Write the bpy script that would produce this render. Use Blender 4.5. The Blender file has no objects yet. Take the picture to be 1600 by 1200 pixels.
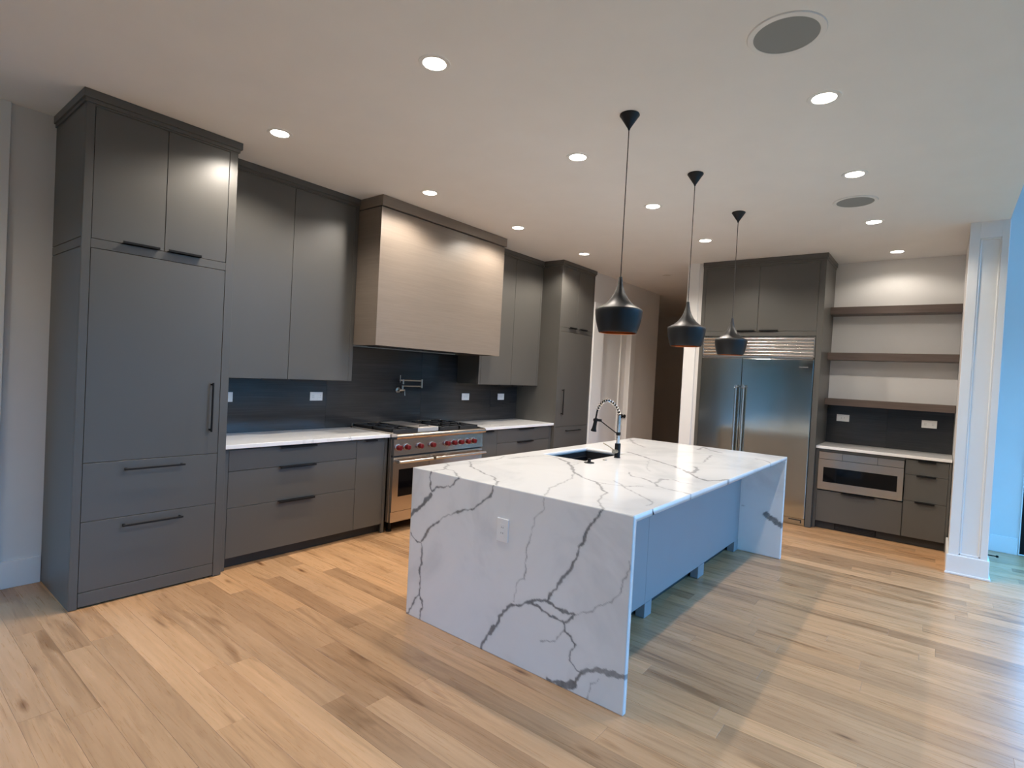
import bpy, bmesh, math, random
import numpy as np
from mathutils import Vector, Matrix
random.seed(7)
SC = bpy.context.scene
COL = SC.collection

# ------------------------------------------------------------------ camera
CAM = Vector((-0.8955, -4.5793, 1.5257))
RGT = Vector((0.6215404, -0.7815988, 0.0528289))
DWN = Vector((0.0179493, -0.0532106, -0.9984220))
FWD = Vector((0.7831764, 0.6215079, -0.0190434))
cd = bpy.data.cameras.new('camera')
cd.sensor_fit = 'HORIZONTAL'; cd.sensor_width = 36.0
cd.lens = 36.0 * 849.787 / 1600.0
cd.clip_start = 0.02; cd.clip_end = 200
cam = bpy.data.objects.new('camera', cd); COL.objects.link(cam)
m = Matrix.Identity(4)
for i in range(3):
    m[i][0] = RGT[i]; m[i][1] = -DWN[i]; m[i][2] = -FWD[i]; m[i][3] = CAM[i]
cam.matrix_world = m
SC.camera = cam

# ------------------------------------------------------------------ world, exposure
SKY = (0.125, 0.47, 1.0); SKY_STRENGTH = 13.0
LAMP_W = 74.0; LAMP_COL = (1.0, 0.897, 0.785)
W = bpy.data.worlds.new('sky'); SC.world = W; W.use_nodes = True
bg = W.node_tree.nodes['Background']
bg.inputs['Color'].default_value = (*SKY, 1); bg.inputs['Strength'].default_value = SKY_STRENGTH
vs = SC.view_settings
vs.view_transform = 'Standard'; vs.look = 'None'; vs.exposure = 0.0; vs.gamma = 1.0
vs.use_curve_mapping = False
cy = SC.cycles
cy.use_denoising = True
try: cy.denoiser = 'OPENIMAGEDENOISE'
except Exception: pass
cy.max_bounces = 10; cy.diffuse_bounces = 6; cy.glossy_bounces = 4
cy.transparent_max_bounces = 8; cy.sample_clamp_indirect = 6.0; cy.caustics_reflective = False; cy.caustics_refractive = False

# ------------------------------------------------------------------ materials
def mat(name, color=(.5,.5,.5), rough=.5, metal=0.0, spec=.5, emis=None, es=0):
    mt = bpy.data.materials.new(name); mt.use_nodes = True
    b = mt.node_tree.nodes['Principled BSDF']
    b.inputs['Base Color'].default_value = (*color, 1)
    b.inputs['Roughness'].default_value = rough
    b.inputs['Metallic'].default_value = metal
    b.inputs['Specular IOR Level'].default_value = spec
    if emis:
        b.inputs['Emission Color'].default_value = (*emis, 1); b.inputs['Emission Strength'].default_value = es
    return mt
class NT:
    def __init__(s, mt): s.t = mt.node_tree; s.n = s.t.nodes; s.l = s.t.links; s.b = s.n['Principled BSDF']
    def add(s, typ, **kw):
        nd = s.n.new(typ)
        for k, v in kw.items():
            if k.startswith('i_'): nd.inputs[k[2:].replace('_', ' ')].default_value = v
            else: setattr(nd, k, v)
        return nd
    def link(s, a, b): s.l.new(a, b)
    def obj(s, scale=(1,1,1), offset=None):
        tc = s.add('ShaderNodeTexCoord'); mp = s.add('ShaderNodeMapping')
        mp.inputs['Scale'].default_value = scale
        s.link(tc.outputs['Object'], mp.inputs['Vector'])
        if offset is not None: s.link(offset, mp.inputs['Location'])
        return mp.outputs['Vector']
    def noise(s, vec, scale, detail=4, rough=.55, dist=0):
        nd = s.add('ShaderNodeTexNoise', i_Scale=scale, i_Detail=detail, i_Roughness=rough, i_Distortion=dist)
        s.link(vec, nd.inputs['Vector']); return nd.outputs['Fac']
    def ramp(s, fac, stops):
        r = s.add('ShaderNodeValToRGB'); el = r.color_ramp.elements
        while len(el) < len(stops): el.new(.5)
        for e, (p, c) in zip(el, stops):
            e.position = p; e.color = (*c, 1) if len(c) == 3 else c
        s.link(fac, r.inputs['Fac']); return r.outputs['Color']
    def mix(s, fac, a, b, mode='MIX'):
        nd = s.add('ShaderNodeMix', data_type='RGBA', blend_type=mode)
        for sock, v in ((nd.inputs[0], fac), (nd.inputs[6], a), (nd.inputs[7], b)):
            if hasattr(v, 'is_linked'): s.link(v, sock)
            elif isinstance(v, (int, float)): sock.default_value = v
            else: sock.default_value = (*v, 1)
        return nd.outputs[2]
    def math(s, op, a, b=0.0):
        nd = s.add('ShaderNodeMath', operation=op)
        for sock, v in ((nd.inputs[0], a), (nd.inputs[1], b)):
            if hasattr(v, 'is_linked'): s.link(v, sock)
            else: sock.default_value = v
        return nd.outputs[0]
    def bump(s, h, strength=.1, dist=.01):
        nd = s.add('ShaderNodeBump', i_Strength=strength, i_Distance=dist)
        s.link(h, nd.inputs['Height']); s.link(nd.outputs['Normal'], s.b.inputs['Normal'])
def paint(name, c, rough, spec=.5, orange=.04):
    mt = mat(name, c, rough, spec=spec); t = NT(mt); v = t.obj()
    f = t.noise(v, 3.0, 3)
    t.link(t.mix(f, tuple(x*.965 for x in c), tuple(min(1,x*1.035) for x in c)), t.b.inputs['Base Color'])
    t.bump(t.noise(v, 160, 2), orange, .002)
    return mt
M = {}
M['ceiling'] = paint('ceiling_paint', (.83,.825,.815), .85, .2)
M['wall'] = paint('wall_paint', (.74,.73,.715), .8, .25)
M['trim'] = paint('trim_paint', (.80,.80,.79), .4, .4, .01)
M['cab'] = paint('grey_cabinet_paint', (.096,.0925,.084), .36, .5, .012)
M['base_grey'] = paint('island_paint', (.27,.275,.285), .42, .5, .012)
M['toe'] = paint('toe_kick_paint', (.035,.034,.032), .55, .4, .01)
M['black'] = mat('black_matte_metal', (.006,.006,.0065), .5, spec=.22)
M['black_gloss'] = mat('black_glass', (.003,.003,.004), .06, spec=.28)
M['iron'] = paint('cast_iron', (.010,.010,.011), .55, .5, .05)
M['red'] = mat('red_knob', (.15,.003,.005), .38)
M['plate'] = mat('outlet_plastic', (.90,.89,.87), .35)
M['slot'] = mat('outlet_slot', (.03,.03,.03), .5)
M['chrome'] = mat('polished_steel', (.74,.70,.65), .24, 1)
M['brass'] = mat('satin_nickel', (.46,.41,.33), .3, 1)
M['copper'] = mat('copper_inside', (.55,.22,.09), .35, 1)
M['sink'] = mat('black_composite', (.010,.010,.012), .5)
M['grille'] = mat('speaker_grille', (.27,.285,.285), .8)
M['lens'] = mat('lamp_lens', (.9,.9,.9), .4, emis=(1.0,.93,.80), es=22.0)
M['lens_off'] = mat('lamp_lens_off', (.6,.58,.55), .4)
M['shade'] = mat('pendant_black', (.006,.0063,.0072), .42, spec=.4)
M['cord'] = mat('cord', (.02,.015,.013), .7)
M['lawn'] = paint('stone_paving', (.055,.055,.06), .9)
M['leaf'] = paint('foliage', (.025,.05,.032), .8)
# stainless steel: fine horizontal brushing
def steel(name, c, rough, sc):
    mt = mat(name, c, rough, 1.0); t = NT(mt); v = t.obj(sc)
    f = t.noise(v, 1.0, 3, .6)
    r = t.add('ShaderNodeMapRange', i_To_Min=rough*.8, i_To_Max=rough*1.25); t.link(f, r.inputs['Value'])
    t.link(r.outputs['Result'], t.b.inputs['Roughness'])
    t.link(t.mix(f, tuple(x*.93 for x in c), c), t.b.inputs['Base Color'])
    t.bump(f, .012, .002)
    return mt
M['steel'] = steel('brushed_steel', (.62,.555,.49), .22, (6, 6, 420))
M['steel_v'] = steel('brushed_steel_fridge', (.50,.50,.455), .13, (6, 6, 380))
M['griddle'] = steel('griddle_steel', (.62,.58,.54), .5, (6, 300, 6))
M['steel_bar'] = mat('steel_bar', (.68,.66,.63), .2, 1)
# dark tile with horizontal linen streaks
def tile_mat():
    mt = mat('charcoal_tile', (.03,.031,.034), .16); t = NT(mt)
    oi = t.add('ShaderNodeObjectInfo'); off = t.math('MULTIPLY', oi.outputs['Random'], 40.)
    v = t.obj((2.2, 2.2, 150), off)
    f = t.noise(v, 1.0, 5, .65)
    v2 = t.obj((1.3, 1.3, 14), off); g = t.noise(v2, 1.0, 3)
    h = t.math('ADD', t.math('MULTIPLY', f, .6), t.math('MULTIPLY', g, .4))
    t.link(t.ramp(h, [(.3,(.017,.0172,.018)), (.5,(.027,.0272,.028)), (.72,(.044,.044,.045))]), t.b.inputs['Base Color'])
    r = t.add('ShaderNodeMapRange', i_To_Min=.10, i_To_Max=.26); t.link(f, r.inputs['Value'])
    t.link(r.outputs['Result'], t.b.inputs['Roughness'])
    t.bump(f, .03, .002); return mt
M['tile'] = tile_mat()
M['grout'] = mat('grout', (.012,.012,.013), .9)
# stained wood of the hood and the shelves
def wood(name, a, b, c, sc, rough):
    mt = mat(name, b, rough); t = NT(mt); v = t.obj(sc)
    f = t.noise(v, 1.0, 6, .6, .6); g = t.noise(t.obj(tuple(x*.18 for x in sc)), 1.0, 3)
    h = t.math('ADD', t.math('MULTIPLY', f, .6), t.math('MULTIPLY', g, .4))
    t.link(t.ramp(h, [(.3, a), (.5, b), (.7, c)]), t.b.inputs['Base Color'])
    t.bump(f, .05, .002); return mt
M['hood'] = wood('taupe_stained_wood', (.185,.150,.122), (.205,.170,.140), (.228,.192,.160), (3.0, 3.0, 90), .36)
M['shelf'] = wood('brown_stained_wood', (.075,.052,.042), (.105,.076,.062), (.14,.105,.088), (4, 2.5, 70), .4)
# oak floor boards: long grain along Y, tint per board, knots
def oak():
    mt = mat('oak_boards', (.4,.27,.16), .34); t = NT(mt)
    oi = t.add('ShaderNodeObjectInfo'); ge = t.add('ShaderNodeNewGeometry')
    rnd = t.math('FRACT', t.math('ADD', oi.outputs['Random'], ge.outputs['Random Per Island']))
    off = t.math('MULTIPLY', rnd, 173.)
    g1 = t.noise(t.obj((26, 1.5, 10), off), 1.0, 5, .6, .9)
    g2 = t.noise(t.obj((150, 5, 50), off), 1.0, 4, .6, .2)
    g3 = t.noise(t.obj((7, .9, 4), off), 1.0, 3, .5, 1.3)
    c = t.ramp(g1, [(.25,(.39,.214,.108)), (.45,(.565,.334,.174)), (.6,(.635,.382,.208)), (.8,(.71,.455,.268))])
    c = t.mix(t.math('MULTIPLY', g2, .35), c, (.43,.265,.145), 'MIX')
    tint = t.ramp(rnd, [(0,(.74,.70,.66)), (.12,(.86,.84,.81)), (.35,(.97,.96,.94)), (.6,(1.08,1.07,1.04)), (.82,(1.02,.97,.90)), (1,(1.2,1.18,1.13))])
    c = t.mix(1.0, c, tint, 'MULTIPLY')
    sh = t.ramp(g3, [(.30,(.52,.45,.38)), (.42,(1,1,1)), (.66,(1,1,1)), (.78,(1.16,1.15,1.1))])
    c = t.mix(.8, c, sh, 'MULTIPLY')
    vo = t.add('ShaderNodeTexVoronoi', i_Scale=1.0); t.link(t.obj((9, 2.3, 3), off), vo.inputs['Vector'])
    kn = t.ramp(vo.outputs['Distance'], [(.03,(.22,.15,.11)), (.11,(.72,.65,.58)), (.2,(1,1,1))])
    sel = t.noise(t.obj((3, 1.2, 1), off), 1.0, 2)
    kn2 = t.mix(t.ramp(sel, [(.52,(0,0,0)), (.6,(1,1,1))]), (1,1,1), kn)
    c = t.mix(1.0, c, kn2, 'MULTIPLY')
    t.link(c, t.b.inputs['Base Color'])
    r = t.add('ShaderNodeMapRange', i_To_Min=.22, i_To_Max=.36); t.link(g2, r.inputs['Value']); t.link(r.outputs['Result'], t.b.inputs['Roughness'])
    t.bump(g2, .06, .002); return mt
M['oak'] = oak()
# veined quartz: the 'vein' attribute of the slab carries the vein lines
def quartz(name, attr):
    mt = mat(name, (.8,.8,.78), .13); t = NT(mt)
    v = t.obj((1,1,1)); n = t.noise(v, 26, 5, .7); cl = t.noise(v, 1.6, 4, .6, 1.0)
    base = t.ramp(cl, [(.35,(.74,.74,.73)), (.5,(.83,.825,.81)), (.7,(.86,.855,.84))])
    if not attr: base = t.ramp(cl, [(.3,(.86,.855,.84)), (.7,(.91,.905,.89))])
    if attr:
        a = t.add('ShaderNodeAttribute', attribute_name='vein'); vf = a.outputs['Fac']
    else:
        d = t.noise(t.obj((1.1,2.0,1.1)), 1.0, 6, .62, 1.6)
        r = t.math('ABSOLUTE', t.math('SUBTRACT', d, .5))
        vf = t.ramp(r, [(.0,(.6,)*3), (.006,(.3,)*3), (.014,(0,)*3)])
        vf = t.math('MULTIPLY', vf, t.ramp(t.noise(v, 2.2, 2), [(.52,(0,)*3), (.64,(1,)*3)]))
    vc = t.ramp(n, [(.3,(.155,.155,.155)), (.6,(.25,.25,.25)), (.75,(.32,.32,.32))])
    t.link(t.mix(vf, base, vc), t.b.inputs['Base Color']); return mt
M['quartz'] = quartz('veined_quartz', True)
M['quartz_plain'] = quartz('veined_quartz_counter', False)
def glass():
    mt = bpy.data.materials.new('window_glass'); mt.use_nodes = True; nt = mt.node_tree
    nt.nodes.remove(nt.nodes['Principled BSDF']); out = nt.nodes['Material Output']
    tr = nt.nodes.new('ShaderNodeBsdfTransparent'); gl = nt.nodes.new('ShaderNodeBsdfGlossy'); gl.inputs['Roughness'].default_value = .02
    mx = nt.nodes.new('ShaderNodeMixShader'); mx.inputs[0].default_value = .06
    nt.links.new(tr.outputs[0], mx.inputs[1]); nt.links.new(gl.outputs[0], mx.inputs[2]); nt.links.new(mx.outputs[0], out.inputs[0])
    return mt
M['glass'] = glass()

# ------------------------------------------------------------------ builders
ORG = {}
def org(p): return ORG.get(p.name, Vector((0,0,0))) if p else Vector((0,0,0))
def link(o, parent):
    COL.objects.link(o)
    if parent: o.parent = parent; ORG[o.name] = org(parent)
    return o
def tag(o, label=None, cat=None, group=None, kind=None):
    for k, v in (('label',label),('category',cat),('group',group),('kind',kind)):
        if v: o[k] = v
    return o
def thing(name, label, cat, loc=(0,0,0), group=None):
    o = bpy.data.objects.new(name, None); COL.objects.link(o); o.location = loc
    o.empty_display_size = .05
    ORG[o.name] = Vector(loc); return tag(o, label, cat, group)
def from_bm(name, bm, mt, parent=None, smooth=False):
    off = org(parent)
    if parent: bmesh.ops.translate(bm, verts=bm.verts, vec=-off)
    me = bpy.data.meshes.new(name); bm.to_mesh(me); bm.free()
    if smooth:
        for p in me.polygons: p.use_smooth = True
    for k in (mt if isinstance(mt, (list, tuple)) else [mt]): me.materials.append(M[k])
    return link(bpy.data.objects.new(name, me), parent)
def bm_box(bm, lo, hi, bev=0.0, seg=1):
    lo, hi = [min(a,b) for a,b in zip(lo,hi)], [max(a,b) for a,b in zip(lo,hi)]
    b2 = bmesh.new()
    vs_ = [b2.verts.new((x,y,z)) for x in (lo[0],hi[0]) for y in (lo[1],hi[1]) for z in (lo[2],hi[2])]
    for f in ((0,1,3,2),(4,6,7,5),(0,4,5,1),(2,3,7,6),(0,2,6,4),(1,5,7,3)): b2.faces.new([vs_[i] for i in f])
    if bev > 0: bmesh.ops.bevel(b2, geom=b2.edges[:], offset=bev, segments=seg, profile=.5, affect='EDGES')
    mp = {v: bm.verts.new(v.co) for v in b2.verts}
    for f in b2.faces: bm.faces.new([mp[v] for v in f.verts])
    b2.free()
def box(name, lo, hi, mt, parent=None, bev=.0015, seg=1):
    bm = bmesh.new(); bm_box(bm, lo, hi, bev, seg); return from_bm(name, bm, mt, parent)
def boxes(name, lst, mt, parent=None, bev=.0):
    bm = bmesh.new()
    for lo, hi in lst: bm_box(bm, lo, hi, bev)
    return from_bm(name, bm, mt, parent)
def frame(d):
    d = Vector(d).normalized(); u = d.orthogonal().normalized(); return d, u, d.cross(u)
def bm_tube(bm, pts, r, seg=10, cap=True):
    pts = [Vector(p) for p in pts]; n = len(pts); rr = r if isinstance(r, (list,tuple)) else [r]*n
    rings = []; u = None
    for i, p in enumerate(pts):
        d = (pts[min(i+1,n-1)] - pts[max(i-1,0)]).normalized()
        u = d.orthogonal().normalized() if u is None else (u - d*u.dot(d)).normalized()
        w = d.cross(u)
        rings.append([bm.verts.new(p + (u*math.cos(2*math.pi*k/seg) + w*math.sin(2*math.pi*k/seg))*rr[i]) for k in range(seg)])
    for a, b in zip(rings, rings[1:]):
        for k in range(seg): bm.faces.new((a[k], a[(k+1)%seg], b[(k+1)%seg], b[k]))
    if cap:
        bm.faces.new(list(reversed(rings[0]))); bm.faces.new(rings[-1])
def autosmooth(o, ang=40):
    for p in o.data.polygons: p.use_smooth = True
    try: o.data.set_sharp_from_angle(angle=math.radians(ang))
    except Exception: pass
    return o
def tube(name, pts, r, mt, parent=None, seg=12):
    bm = bmesh.new(); bm_tube(bm, pts, r, seg); return autosmooth(from_bm(name, bm, mt, parent))
def bm_lathe(bm, prof, c, seg=40, axis='z'):
    rings = []
    for r, h in prof:
        ring = []
        for k in range(seg if r > 1e-6 else 1):
            a = 2*math.pi*k/seg; x, y = r*math.cos(a), r*math.sin(a)
            p = {'z':(x,y,h), 'y':(x,h,-y), 'x':(h,x,y)}[axis]
            ring.append(bm.verts.new(Vector(c)+Vector(p)))
        rings.append(ring)
    for a, b in zip(rings, rings[1:]):
        for k in range(seg):
            f = [a[k%len(a)], a[(k+1)%len(a)], b[(k+1)%len(b)], b[k%len(b)]]
            g = []
            for v in f:
                if v not in g: g.append(v)
            if len(g) > 2: bm.faces.new(g)
    return bm
def lathe(name, prof, c, mt, parent=None, seg=40, axis='z', ang=35):
    bm = bm_lathe(bmesh.new(), prof, c, seg, axis); bmesh.ops.recalc_face_normals(bm, faces=bm.faces[:])
    return autosmooth(from_bm(name, bm, mt, parent), ang)
def struct(o): o['kind'] = 'structure'; return o

# ------------------------------------------------------------------ room dimensions
ZC = 3.0257                       # kitchen ceiling
X0, X1 = 0.0, 0.8546              # tall panelled cabinet
XH0, XH1 = 2.083, 3.775           # hood
XR0, XR1 = 2.32, 3.539            # range
XT0, XT1 = 4.978, 5.8115          # far tall cabinet
XF, XW = 5.868, 6.517             # fridge front, niche back wall
YF0, YF1 = -3.506, -2.161         # fridge cabinet
YC1, YC0 = -4.687, -4.936         # white wall end
ZG = 5.4                          # great room ceiling
YS, XWEST = -8.6, -10.0

# ------------------------------------------------------------------ the setting
floor = struct(box('floor', (XWEST-.15, YS-.15, -.05), (11.15, 1.65, -.014), 'toe', None, 0))
PW, GAP = .127, .0006
def board_len(): return random.choice((.55,.7,.85,1.0,1.15,1.3,1.5,1.7,1.9,2.1))
def px(p):
    v = Vector(p) - CAM; z = v.dot(FWD)
    if z < .05: return None
    return 800 + 849.787*v.dot(RGT)/z, 600 + 849.787*v.dot(DWN)/z, z
BOARDS = []
i0 = -80
for i in range(i0, 90):
    xa = -.135 + i*PW; xb = xa + PW
    if xb < XWEST or xa > 10.9: continue
    y = -8.6 - random.random()*1.5
    ymax = 0.0 if xa < 8 else 1.5
    while y < ymax:
        L = board_len(); ya, yb = max(y, YS), min(y+L, ymax); y += L
        if yb - ya > .03: BOARDS.append((xa, xb, ya, yb))
def seen(b):
    best = 0
    for fx in (.1,.5,.9):
        for fy in (.02,.25,.5,.75,.98):
            q = px((b[0]+(b[1]-b[0])*fx, b[2]+(b[3]-b[2])*fy, 0))
            if q and -30 < q[0] < 1630 and -30 < q[1] < 1230: best = max(best, 1/q[2]**2)
    # hidden under cabinets
    if b[2] > -.45 and b[0] > .03 and b[1] < 5.7: return 0
    if b[0] > 6.5 and b[2] < -2.2 and b[3] > -4.9: return 0
    return best * (b[3]-b[2])
BOARDS.sort(key=seen, reverse=True)
near = [b for b in BOARDS[:300] if seen(b) > 0]; rest = [b for b in BOARDS if b not in set(near)]
cache = {}
def board_mesh(L):
    k = round(L, 3)
    if k not in cache:
        bm = bmesh.new(); w = PW/2 - GAP/2; h = k/2 - GAP/2; b = .0005
        lo = [bm.verts.new(c) for c in ((-w,-h,-.014),(w,-h,-.014),(w,h,-.014),(-w,h,-.014))]
        md = [bm.verts.new(c) for c in ((-w,-h,-b),(w,-h,-b),(w,h,-b),(-w,h,-b))]
        tp = [bm.verts.new(c) for c in ((-w+b,-h+b,0),(w-b,-h+b,0),(w-b,h-b,0),(-w+b,h-b,0))]
        for a, c in ((lo,md),(md,tp)):
            for q in range(4): bm.faces.new((a[q], a[(q+1)%4], c[(q+1)%4], c[q]))
        bm.faces.new(tp)
        me = bpy.data.meshes.new('floor_board'); bm.to_mesh(me); bm.free(); me.materials.append(M['oak']); cache[k] = me
    return cache[k]
for b in near:
    o = bpy.data.objects.new('floor_board', board_mesh(b[3]-b[2])); COL.objects.link(o); o.parent = floor
    o.location = ((b[0]+b[1])/2, (b[2]+b[3])/2, random.uniform(-.0003, .0002))
bm = bmesh.new()
for b in rest:
    g = GAP/2; bm_box(bm, (b[0]+g, b[2]+g, -.014), (b[1]-g, b[3]-g, 0))
o = from_bm('floor_boards', bm, 'oak', floor); o['kind'] = 'stuff'

ceil = struct(box('ceiling', (XWEST-.15, YC0, ZC), (11.15, 1.65, ZC+.3), 'ceiling', None, 0))
struct(boxes('ceiling_great_room', [((XWEST-.15, YS-.15, ZG), (6.75, YC0+.2, ZG+.15))], 'ceiling'))
struct(box('wall_over_kitchen', (XWEST, YC0, ZC+.3), (6.6, YC0+.15, ZG), 'wall', None, 0))
struct(boxes('wall_hall', [((XT1, -.645, 0), (6.115, -.50, ZC)), ((7.015, -.645, 0), (8.05, -.50, ZC)), ((6.115, -.645, 2.455), (7.015, -.50, ZC))], 'wall'))
struct(box('wall_hall_return', (7.90, -.50, 0), (8.05, 1.5, ZC), 'wall', None, 0))
struct(box('wall_hall_end', (11.0, -2.2, 0), (11.15, 1.65, ZC), 'wall', None, 0))
struct(box('wall_hall_far', (8.05, 1.5, 0), (11.0, 1.65, ZC), 'wall', None, 0))
struct(box('wall_fridge_side', (XF+.012, -2.158, 0), (11.0, -1.975, ZC), 'wall', None, 0))
t_ = struct(box('trim_1', (XF-.008, -2.115, 0), (XF+.012, -1.968, ZC), 'trim', None, .002))
struct(box('wall_niche_back', (XW, YC0, 0), (XW+.15, -2.158, ZC), 'wall', None, 0))
# wall end with a recessed panel, base trim
wc = struct(boxes('wall_column', [((5.20, YC0, 0), (XW, YC1, ZC))], 'wall'))
y0, y1, xa = YC0-.004, YC1+.004, 5.185
zb, zt, ya, yb = .172, 2.885, -4.893, -4.752
for nm, lo, hi in (('stile',(xa,y0,0),(5.201,ya,ZC)), ('stile',(xa,yb,0),(5.201,y1,ZC)), ('rail',(xa,ya,zt),(5.201,yb,ZC)), ('rail',(xa,ya,0),(5.201,yb,zb))):
    box(nm, lo, hi, 'trim', wc, .0012)
box('panel', (5.197, ya, zb), (5.2015, yb, zt), 'trim', wc, 0)
bm = bmesh.new()
w_ = .014
for lo, hi in (((5.189,ya,zb),(5.2,ya+w_,zt)), ((5.189,yb-w_,zb),(5.2,yb,zt)), ((5.189,ya,zb),(5.2,yb,zb+w_)), ((5.189,ya,zt-w_),(5.2,yb,zt))): bm_box(bm, lo, hi, .003)
from_bm('panel_moulding', bm, 'trim', wc)
b_ = struct(boxes('baseboard_column', [((xa-.014, y0-.014, 0), (5.205, y1+.014, .165)), ((5.205, y0-.014, 0), (6.44, YC0, .165)), ((5.205, YC1, 0), (5.88, y1+.014, .165))], 'trim', None, .003))
boxes('shoe_moulding', [((xa-.026, y0-.026, 0), (xa-.014, y1+.02, .018)), ((xa-.014, y0-.026, 0), (6.44, y0-.014, .018))], 'trim', b_, .003)
# wall beside the glass door, blue-lit
struct(boxes('wall_right', [((6.44, -5.235, 0), (6.60, YC0, ZG)), ((6.44, -8.6, 0), (6.60, -8.3, ZG)), ((6.44, -8.3, 2.45), (6.60, -5.235, ZG))], 'wall'))
struct(box('baseboard_right', (6.426, -5.225, 0), (6.44, YC0-.014, .165), 'trim', None, .003))
struct(box('trim_2', (6.43, -5.243, 0), (6.62, -5.235, 2.45), 'trim', None, .002))
# glass entrance door in a black frame
d1 = struct(box('door_1', (6.45, -5.36, .01), (6.52, -5.2435, 2.44), 'black', None, .002))
ys = [-5.36, -5.83, -5.92, -6.38, -6.49, -7.35, -7.45, -8.2]
for a, b in ((-5.92,-5.83), (-6.49,-6.38), (-7.45,-7.35), (-8.298,-8.2)): box('stile', (6.47, a, .25), (6.52, b, 2.30), 'black', d1)
for a, b in ((-8.298,-5.36),):
    box('rail', (6.47, a, .01), (6.52, b, .25), 'black', d1); box('rail', (6.47, a, 2.30), (6.52, b, 2.44), 'black', d1)
for a, b in zip(ys[1::2], ys[0::2]): box('pane', (6.492, a, .25), (6.498, b, 2.30), 'glass', d1, 0)
# wall left of the tall cabinet: base trim and the casing board beside it
struct(boxes('baseboard_left', [((-.222, -.016, 0), (-.002, 0, .172))], 'trim', None, .002))
struct(box('trim_3', (-.345, -.024, 0), (-.222, 0, ZC), 'trim', None, .002))
struct(box('baseboard_hall', (7.18, -.66, 0), (8.05, -.645, .165), 'trim', None, .002))

# hall door with casing
d2 = struct(box('door_2', (6.118, -.565, .01), (7.012, -.545, 2.45), 'trim', None, 0))
yd = -.582
for nm, lo, hi in (('stile',(6.118,yd,.01),(6.225,-.565,2.45)), ('stile',(6.86,yd,.01),(7.012,-.565,2.45)), ('rail',(6.225,yd,.01),(6.86,-.565,.25)), ('rail',(6.225,yd,2.30),(6.86,-.565,2.45))):
    box(nm, lo, hi, 'trim', d2, .003)
boxes('panel_moulding', [((6.225,-.588,.25),(6.25,-.565,2.30)), ((6.835,-.588,.25),(6.86,-.565,2.30)), ((6.25,-.588,.25),(6.835,-.565,.275)), ((6.25,-.588,2.275),(6.835,-.565,2.30))], 'trim', d2, .004)
kn = lathe('door_knob', [(0,-.066),(.022,-.066),(.029,-.055),(.028,-.044),(.013,-.036),(.012,-.012),(.032,-.010),(.032,0)], (6.985,yd,.945), 'black', d2, 24, 'y')
for nm, lo, hi in (('trim_4',(5.835,-.668,0),(6.118,-.645,2.455)), ('trim_5',(7.012,-.668,0),(7.17,-.645,2.455)), ('trim_6',(5.835,-.668,2.455),(7.17,-.645,2.60))):
    struct(box(nm, lo, hi, 'trim', None, .003))

# great room window walls (behind the camera and to the right): real openings
def win_wall(name, axis, plane, thick, span, zspan, holes):
    us = sorted(set([span[0], span[1]] + [h[0] for h in holes] + [h[1] for h in holes]))
    zs = sorted(set([zspan[0], zspan[1]] + [h[2] for h in holes] + [h[3] for h in holes]))
    lst = []
    for a, b in zip(us, us[1:]):
        for c, d in zip(zs, zs[1:]):
            cu, cz = (a+b)/2, (c+d)/2
            if any(h[0] < cu < h[1] and h[2] < cz < h[3] for h in holes): continue
            lo, hi = ((a, plane, c), (b, plane+thick, d)) if axis == 'y' else ((plane, a, c), (plane+thick, b, d))
            lst.append((lo, hi))
    return struct(boxes(name, lst, 'wall'))
SOUTH = [(-6.4+i*2.55, -6.4+i*2.55+2.2, a, b) for a, b in ((.30, 2.75),) for i in (1, 2, 3, 4)] + [(3.8, 6.0, 2.95, 4.9)]
NORTH = [(-.35-2.1*(i+1)+.2, -.35-2.1*i, .25, 2.5) for i in range(4)]
win_wall('wall_south', 'y', YS, -.15, (XWEST-.15, 6.6), (0, ZG), SOUTH)
struct(box('wall_west', (XWEST-.15, YS, 0), (XWEST, .15, ZG), 'wall', None, 0))
win_wall('wall_range', 'y', 0, .15, (XWEST, 5.96), (0, ZC), NORTH)
def window(n, axis, plane, h, side=1):
    bm = bmesh.new(); u0, u1, z0, z1 = h; f = .06
    def B(a, b, c, d, t0, t1):
        if axis == 'y': bm_box(bm, (a, plane+t0, c), (b, plane+t1, d))
        else: bm_box(bm, (plane+t0, a, c), (plane+t1, b, d))
    um = (u0+u1)/2
    for a, b, c, d in ((u0,u0+f,z0,z1),(u1-f,u1,z0,z1),(u0+f,u1-f,z0,z0+f),(u0+f,u1-f,z1-f,z1),(um-.035,um+.035,z0+f,z1-f)):
        B(a, b, c, d, -.10*side, -.05*side)
    o = struct(from_bm('window_%d' % n, bm, 'trim'))
    for a, b in ((u0+f, um-.035), (um+.035, u1-f)):
        if axis == 'y': box('pane', (a, plane-.078*side, z0+f), (b, plane-.072*side, z1-f), 'glass', o, 0)
        else: box('pane', (plane-.078*side, a, z0+f), (plane-.072*side, b, z1-f), 'glass', o, 0)
    L = bpy.data.lights.new('sky_portal', 'AREA'); L.shape = 'RECTANGLE'; L.size = u1-u0; L.size_y = z1-z0; L.cycles.is_portal = True
    p = bpy.data.objects.new('sky_portal', L); COL.objects.link(p)
    if axis == 'y': p.location = (um, plane-.02*side, (z0+z1)/2); p.rotation_euler = (math.radians(90*side), 0, 0)
    else: p.location = (plane-.02*side, um, (z0+z1)/2); p.rotation_euler = (math.radians(90), 0, math.radians(-90*side))
n = 0
for h in SOUTH: n += 1; window(n, 'y', YS, h)
for h in NORTH: n += 1; window(n, 'y', 0, h, -1)
L = bpy.data.lights.new('sky_portal', 'AREA'); L.shape = 'RECTANGLE'; L.size = 2.9; L.size_y = 2.2; L.cycles.is_portal = True
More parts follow.
